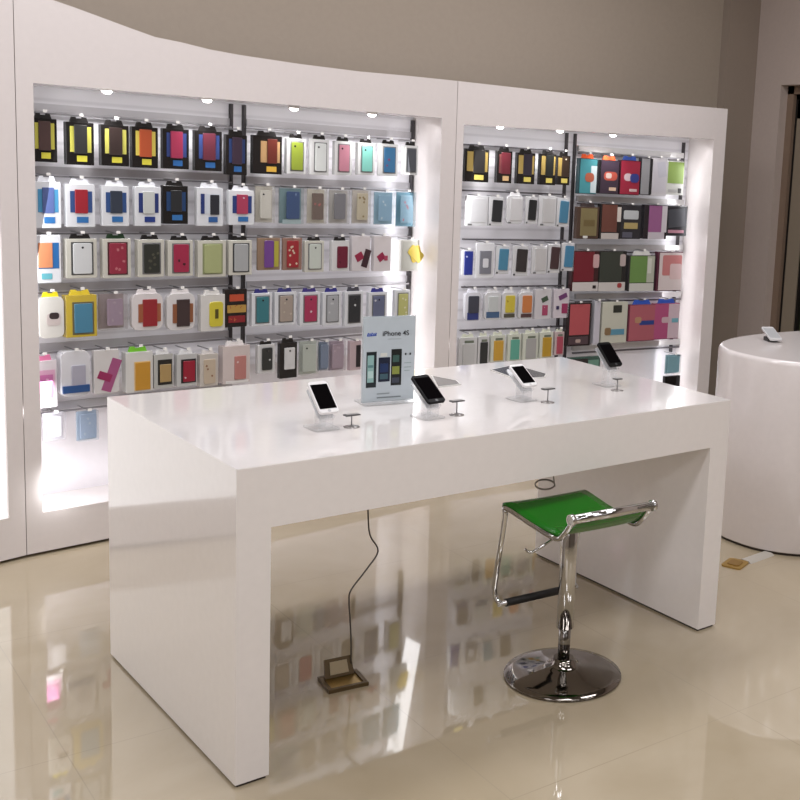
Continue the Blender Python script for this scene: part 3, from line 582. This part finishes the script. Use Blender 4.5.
leaflet([(522, 367.5), (547, 374.5), (545, 378), (530, 379)], 'grey and black leaflet right of the white phone on the table', (88, 86, 86), .003)
leaflet([(431, 376), (457, 381), (461, 385), (437, 388)], 'silver-grey leaflet lying behind the black phone beside the poster', (134, 132, 130), .003)

# poster in an acrylic stand
pl, pr = onz(361, 404.5, H), onz(413, 400.5, H); pc = (pl+pr)/2; pa = math.atan2(pr.y-pl.y, pr.x-pl.x); pw = (pr-pl).length
ph_ = onpl(387, 316, pc, pa).z-H
ps = thing('poster_stand', (pc.x, pc.y, H), pa, 'upright pale blue phone poster in a clear stand on the table', 'poster')
MB().box(-pw/2, -.004, .004, pw/2, .004, ph_).build('acrylic_holder', mat((205, 214, 218), .08, key='holder', alpha=.5), ps)
MB().rrect(0, 0, pw*1.02, .09, .006, 0, .004, M=Matrix.Translation((0, 0.01, .0)) @ Matrix.Rotation(math.radians(90), 4, 'X')).build('stand_foot', ACRYL, ps)
MB().box(-pw/2+.002, -.0052, .008, pw/2-.002, -.0042, ph_-.002).build('poster_sheet', mat((186, 196, 202), .25, key='sheet'), ps)
def pn(name, u0, v0, u1, v1, col, k=1, par=ps): return MB().box((u0-.5)*pw, -.0052-.0005*k, v0*ph_, (u1-.5)*pw, -.0045, v1*ph_).build(name, mat(col, .3), par)
D = mat((30, 32, 40), .4)
text_mesh('lettering', 'iPhone 4S', pw*.128, D, ps, (-.14*pw, -.0058, .775*ph_), bold=.0002)
text_mesh('lettering', '.......................', pw*.05, mat((110, 118, 124), .4), ps, (-.03*pw, -.0058, .735*ph_))
lg = MB()
for k, (u, hh) in enumerate(((-.41, .030), (-.375, .02), (-.34, .035), (-.30, .022), (-.265, .03))):
    lg.rrect(u*pw, .80*ph_, pw*.022, ph_*hh*1.1, .001, -.0060, -.005, rot=-.35)
lg.rrect(-.34*pw, .784*ph_, pw*.18, ph_*.010, .001, -.0060, -.005, rot=.06)
lg.build('logo', mat((50, 80, 170), .4), ps)
a_ = pn('pictured_phone', .07, .19, .26, .60, (28, 36, 40)); pn('pictured_screen', .09, .25, .21, .56, (140, 176, 172), 2, ps); pn('pictured_screen', .10, .30, .20, .38, (180, 204, 200), 3, ps); pn('pictured_screen', .10, .42, .20, .45, (90, 130, 130), 3)
b_ = pn('pictured_phone', .30, .25, .52, .53, (24, 32, 52)); pn('pictured_screen', .33, .36, .48, .46, (28, 48, 88), 2); pn('pictured_screen', .33, .28, .48, .34, (60, 90, 100), 2); pn('pictured_screen', .33, .54, .46, .58, (206, 208, 200), 2)
c_ = pn('pictured_phone', .54, .20, .74, .62, (22, 26, 26)); pn('pictured_screen', .56, .33, .70, .42, (132, 142, 66), 2); pn('pictured_screen', .57, .47, .69, .55, (60, 90, 84), 2); pn('pictured_screen', .56, .23, .70, .29, (60, 66, 80), 2)
pn('icon', .80, .545, .83, .57, (50, 56, 60)); pn('icon', .89, .545, .92, .57, (50, 56, 60)); pn('small_print', .79, .45, .93, .46, (150, 166, 168)); pn('small_print', .79, .40, .93, .41, (150, 166, 168)); pn('small_print', .79, .36, .90, .37, (150, 166, 168))
pn('small_print', .28, .105, .52, .12, (140, 150, 154)); pn('small_print', .28, .06, .74, .075, (120, 130, 134))

# ------------------------------------------------------------------ bar stool
sb = onz(562.5, 675, 0)
BX, BY = sb.x, sb.y
st = thing('bar_stool', (BX, BY, 0), 0, 'chrome bar stool with wavy green seat standing in front of the table', 'stool')
MB().lathe([(.176, 0), (.181, .004), (.179, .009), (.150, .016), (.10, .024), (.06, .031), (.042, .038), (.036, .05), (.030, .06)], 64).build('base', mat((128, 122, 116), .07, 1.0, key='chromebase', vary=0), st)  # chrome colour darkened to stand in for the dark reflections on the base
MB().lathe([(.0185, .05), (.0185, .17)], 32).build('piston', mat((150, 148, 145), .15, 1.0, key='piston', vary=0), st)
MB().lathe([(.022, .152), (.0265, .156), (.0265, .49), (.02, .5)], 32).build('pole_sleeve', CHROME, st)
def Q(px, py, z):
    p = onz(px, py, z); return Vector((p.x-BX, p.y-BY, z))
nl, fl = Q(507, 508.5, .54), Q(584, 493.5, .54)       # inner edge, near and far end
nv = Q(556, 537, .495)
nr_, fr_ = Q(573, 520, .563), Q(652, 508, .563)       # raised edge near camera
wv = ((fl-nl)+(fr_-nr_))/2
def rowpt(base, frac): return base+wv*frac
# side profile on the near side
prof = [nl+Vector((0, .014, -.016)), nl+Vector((0, .002, .004)), nl.lerp(nv, .5)+Vector((0, 0, -.004)), nv, nv.lerp(nr_, .35)+Vector((0, -.012, -.004)), nv.lerp(nr_, .8)+Vector((0, -.004, -.004)), nr_]
def catmull(P, k):
    out = []; ext = [2*P[0]-P[1]]+P+[2*P[-1]-P[-2]]
    for i in range(1, len(ext)-2):
        for j in range(k):
            u = j/k; a, b, c, d = ext[i-1:i+3]
            out.append(0.5*((2*b)+(c-a)*u+(2*a-5*b+4*c-d)*u*u+(3*b-a-3*c+d)*u**3))
    out.append(P[-1]); return out
sp = [p+Vector((0, 0, .009)) for p in catmull(prof[:6], 6)]+[prof[6]+Vector((0, .004, .004))]
t = bmesh.new(); NW = 10; th = .008
topv, botv = [], []
for i, p in enumerate(sp):
    tang = (sp[min(i+1, len(sp)-1)]-sp[max(i-1, 0)]).normalized(); nrm = wv.normalized().cross(tang).normalized()
    if nrm.z < 0: nrm = -nrm
    topv.append([t.verts.new(p+wv*(-.015+1.03*j/NW)+nrm*th*.5-Vector((0, 0, .003*math.sin(math.pi*j/NW)))) for j in range(NW+1)])
    botv.append([t.verts.new(p+wv*(-.015+1.03*j/NW)-nrm*th*.5-Vector((0, 0, .003*math.sin(math.pi*j/NW)))) for j in range(NW+1)])
n_ = len(sp)
for i in range(n_-1):
    for j in range(NW):
        t.faces.new((topv[i][j], topv[i][j+1], topv[i+1][j+1], topv[i+1][j])); t.faces.new((botv[i][j], botv[i+1][j], botv[i+1][j+1], botv[i][j+1]))
    t.faces.new((topv[i][0], topv[i+1][0], botv[i+1][0], botv[i][0])); t.faces.new((topv[i][NW], botv[i][NW], botv[i+1][NW], topv[i+1][NW]))
for j in range(NW):
    t.faces.new((topv[0][j], botv[0][j], botv[0][j+1], topv[0][j+1])); t.faces.new((topv[-1][j], topv[-1][j+1], botv[-1][j+1], botv[-1][j]))
bmesh.ops.recalc_face_normals(t, faces=t.faces[:])
for f in t.faces: f.smooth = True
sm = MB(); sm.join(t); sm.build('seat', mat((20, 116, 18), .25, key='green', coat=.5), st)
fb = Q(500, 604, .215); fbz = .215
R_T = .0085
for k, nm in ((0, 0), (1, 1)):
    off = wv*k
    pts = [fb+off+Vector((0, 0, 0)), Q(494.5, 592, .25)-fb*0+off, Q(499, 556, .385)+off, nl+off+Vector((0, .008, -.03)), nl+off+Vector((0, .002, .0)), prof[2]+off, nv+off+Vector((0, 0, -.004)), prof[4]+off, prof[5]+off, nr_+off+Vector((0, 0, -.004))]
    MB().tube(pts, R_T, 12, 6).build('side_tube', CHROME, st)
MB().tube([fb+wv*-.02, fb+wv*1.02], R_T, 12).build('footrest', CHROME, st)
MB().tube([fb+wv*.07, fb+wv*.93], .0125, 14).build('footrest_grip', mat((16, 12, 12), .55, key='rubber'), st)
e0, e1 = nr_+wv*-.04, nr_+wv*1.05
MB().tube([e0, e1], .0135, 18).build('back_bar', CHROME, st)
for e in (e0, e1-wv.normalized()*.012):
    MB().tube([e, e+wv.normalized()*.012], .0165, 18).build('bar_collar', CHROME, st)
ce = (nl+nv)/2+wv*.5
MB().box(-.07, -.06, .487, .07, .06, .497, .003).build('seat_bracket', mat((60, 60, 60), .4, .6), st)
MB().tube([(0, 0, .475), Q(550, 541, .47), Q(532, 552, .445), Q(525, 549, .45)], .004, 8, 4).build('lever', CHROME, st)

# ------------------------------------------------------------------ curved counter at right
q0, q1, q2 = onz(721.5, 538, 0), onz(760, 552, 0), onz(800, 562, 0)
zt = None
for k in range(600):
    z = .6+k*.001
    p = onz(721.5, 538, 0); d = Vector((p.x, p.y, z))-CAM
    yy = PCY-FPX*d.dot(up)/d.dot(fwd)
    if yy < 352: zt = z; break
CH = zt
# plan outline: rounded nose, sweeping away right
ctr = Vector((q1.x+.62, q1.y+.13, 0))
cn = thing('service_counter', (ctr.x, ctr.y, 0), 0, 'white rounded counter at the right edge behind the display table', 'counter')
def outline(rx, ry, n=72, e=2.3):
    out = []
    for i in range(n):
        a = 2*math.pi*i/n; c, s = math.cos(a), math.sin(a)
        out.append((rx*math.copysign(abs(c)**(2/e), c), ry*math.copysign(abs(s)**(2/e), s)))
    return out
def stack(layers, name, material, par, cap=True):
    t = bmesh.new(); rings = [[t.verts.new((x, y, z)) for x, y in outline(rx, ry)] for rx, ry, z in layers]
    for A, B in zip(rings, rings[1:]):
        for i in range(len(A)):
            f = t.faces.new((A[i], A[(i+1) % len(A)], B[(i+1) % len(B)], B[i])); f.smooth = True
    t.faces.new(rings[0][::-1]); t.faces.new(rings[-1]); bmesh.ops.recalc_face_normals(t, faces=t.faces[:])
    b = MB(); b.join(t); return b.build(name, material, par)
RX, RY = .64, .42
stack([(RX-.01, RY-.01, 0), (RX-.01, RY-.01, .012)], 'plinth', mat((60, 50, 44), .6, key='foot'), cn)
stack([(RX-.002, RY-.002, .012), (RX, RY, .016), (RX, RY, CH-.02), (RX-.003, RY-.003, CH-.008), (RX-.010, RY-.010, CH-.001), (RX-.02, RY-.02, CH)], 'counter_body', WHITE, cn)
cp = onz(771, 341, CH)
c1 = thing('mobile_phone', (cp.x, cp.y, CH), math.radians(-25), 'silver phone resting tilted on top of the rounded counter', 'phone')
MB().rrect(0, 0, .06, .12, .008, -.008, 0, .001, M=Matrix.Translation((0, 0, .03)) @ Matrix.Rotation(math.radians(-70), 4, 'X')).build('phone_body', mat((206, 206, 206), .2), c1)
MB().rrect(0, 0, .052, .09, .002, -.0086, -.004, M=Matrix.Translation((0, 0, .03)) @ Matrix.Rotation(math.radians(-70), 4, 'X')).build('screen', mat((176, 178, 180), .1), c1)
MB().box(-.025, -.02, 0, .025, .03, .018, .002).build('wedge_foot', mat((40, 38, 38), .4), c1)

# ------------------------------------------------------------------ floor sockets, cords
BRASS = mat((176, 148, 92), .3, .7, key='brass'); BRD = mat((96, 78, 50), .4, .4, key='brassd')
fp = onz(343, 683, 0)
fs = thing('floor_socket', (fp.x, fp.y, 0), math.radians(-8), 'open brass floor socket under the left part of the table', 'socket')
mb = MB(); mb.box(-.06, -.05, 0, .06, -.038, .012, .001); mb.box(-.06, .038, 0, .06, .05, .012, .001); mb.box(-.06, -.038, 0, -.048, .038, .012, .001); mb.box(.048, -.038, 0, .06, .038, .012, .001)
mb.build('socket_frame', BRD, fs)
MB().box(-.048, -.038, 0, .048, .038, .006).build('socket_well', BRASS, fs)
MB().prism([(-.045, 0), (.045, 0), (.04, .055), (-.04, .055)], -.003, .003, M=Matrix.Translation((0.0, .03, .008)) @ Matrix.Rotation(math.radians(-25), 4, 'X')).build('socket_lid', BRD, fs)
MB().prism([(-.028, 0.008), (.028, 0.008), (.026, .045), (-.026, .045)], -.006, -.002, M=Matrix.Translation((0.0, .03, .008)) @ Matrix.Rotation(math.radians(-25), 4, 'X')).build('socket_plate', mat((176, 160, 130), .3, .3), fs)
YC = fp.y+.04
def ony(x, y, Y): d = ray(x, y); return CAM+d*((Y-CAM.y)/d.y)
cpts = [ony(367, 500, YC), ony(368, 512, YC), ony(370, 535, YC), ony(378, 551, YC), ony(366, 570, YC), ony(351, 590, YC), ony(349, 602, YC), ony(350, 618, YC), ony(351, 640, YC), ony(351, 665, YC-.005)]
cpts[0].z = H-AP-.004
tag(MB().tube(cpts, .0024, 8, 5).build('power_cord', mat((84, 78, 70), .5, key='cord')), 'thin dark cord hanging crooked from the table to the floor socket', 'cord')
lp = ony(545, 485, .45)
loop = []
for k in range(26):
    a = k/25*4*math.pi; loop.append(Vector((lp.x+.04*math.cos(a), lp.y+.02*math.sin(a), lp.z+.012*math.sin(a)+.004*k/25)))
loop.append(Vector((lp.x+.02, lp.y+.02, H-AP-.004)))
tag(MB().tube(loop, .0022, 6, 2).build('cable_loop', mat((130, 126, 120), .5)), 'small coiled grey cable hanging beneath the tabletop above the stool', 'cable')
f2 = onz(735, 564.5, 0)
s2 = thing('floor_socket', (f2.x, f2.y, 0), math.radians(20), 'closed brass floor plate beside the foot of the rounded counter', 'socket')
MB().rrect(0, 0, .105, .085, .015, 0, .006, M=Matrix.Rotation(math.radians(90), 4, 'X')).build('cover_plate', mat((170, 136, 70), .35, .5), s2)
MB().rrect(0, 0, .06, .05, .01, 0, .009, M=Matrix.Rotation(math.radians(90), 4, 'X')).build('socket_lid', mat((150, 116, 56), .35, .5), s2)
ca_, cb_ = onz(745, 562, 0), onz(769, 553.5, 0)
dd = (cb_-ca_); an = math.atan2(dd.y, dd.x)
cc = thing('cable_cover', (ca_.x, ca_.y, 0), an, 'flat white cable cover strip between floor plate and counter', 'cable cover')
MB().prism([(0-.03, 0), (.03, 0), (.018, .008), (-.018, .008)], 0, -dd.length*.98, M=Matrix.Rotation(math.radians(90), 4, 'Z')).build('strip', mat((182, 176, 166), .5), cc)

# ------------------------------------------------------------------ light
def ceil_light(x, y, sx, sy, e, col=(.985, .97, 1)): area(None, (x, y, 3.27), (0, 0, 0), sx, sy, e, col)
for x in (-2.2, .2, 2.4):
    for y in (-3.6, -1.2, .9):
        ceil_light(x, y, 1.3, .5, 28)
area(None, (-3.5, -3.0, 1.9), (math.radians(80), 0, math.radians(-50)), 2.5, 1.8, 15, (1, .95, 1))  # unseen fill lamp added from the front left
area(None, (.5, -5.8, 2.2), (math.radians(80), 0, 0), 3, 1.6, 8, (1, .97, .97))  # unseen fill lamp added from the front
wd = bpy.data.worlds.new('world'); SC.world = wd; wd.use_nodes = True
wd.node_tree.nodes['Background'].inputs[0].default_value = (.9, .88, .86, 1); wd.node_tree.nodes['Background'].inputs[1].default_value = .35
SC.view_settings.view_transform = 'Standard'; SC.view_settings.look = 'None'; SC.view_settings.exposure = -0.07
SC.cycles.use_denoising = True
SC.cycles.max_bounces = 8; SC.cycles.transparent_max_bounces = 12; SC.cycles.sample_clamp_indirect = 4
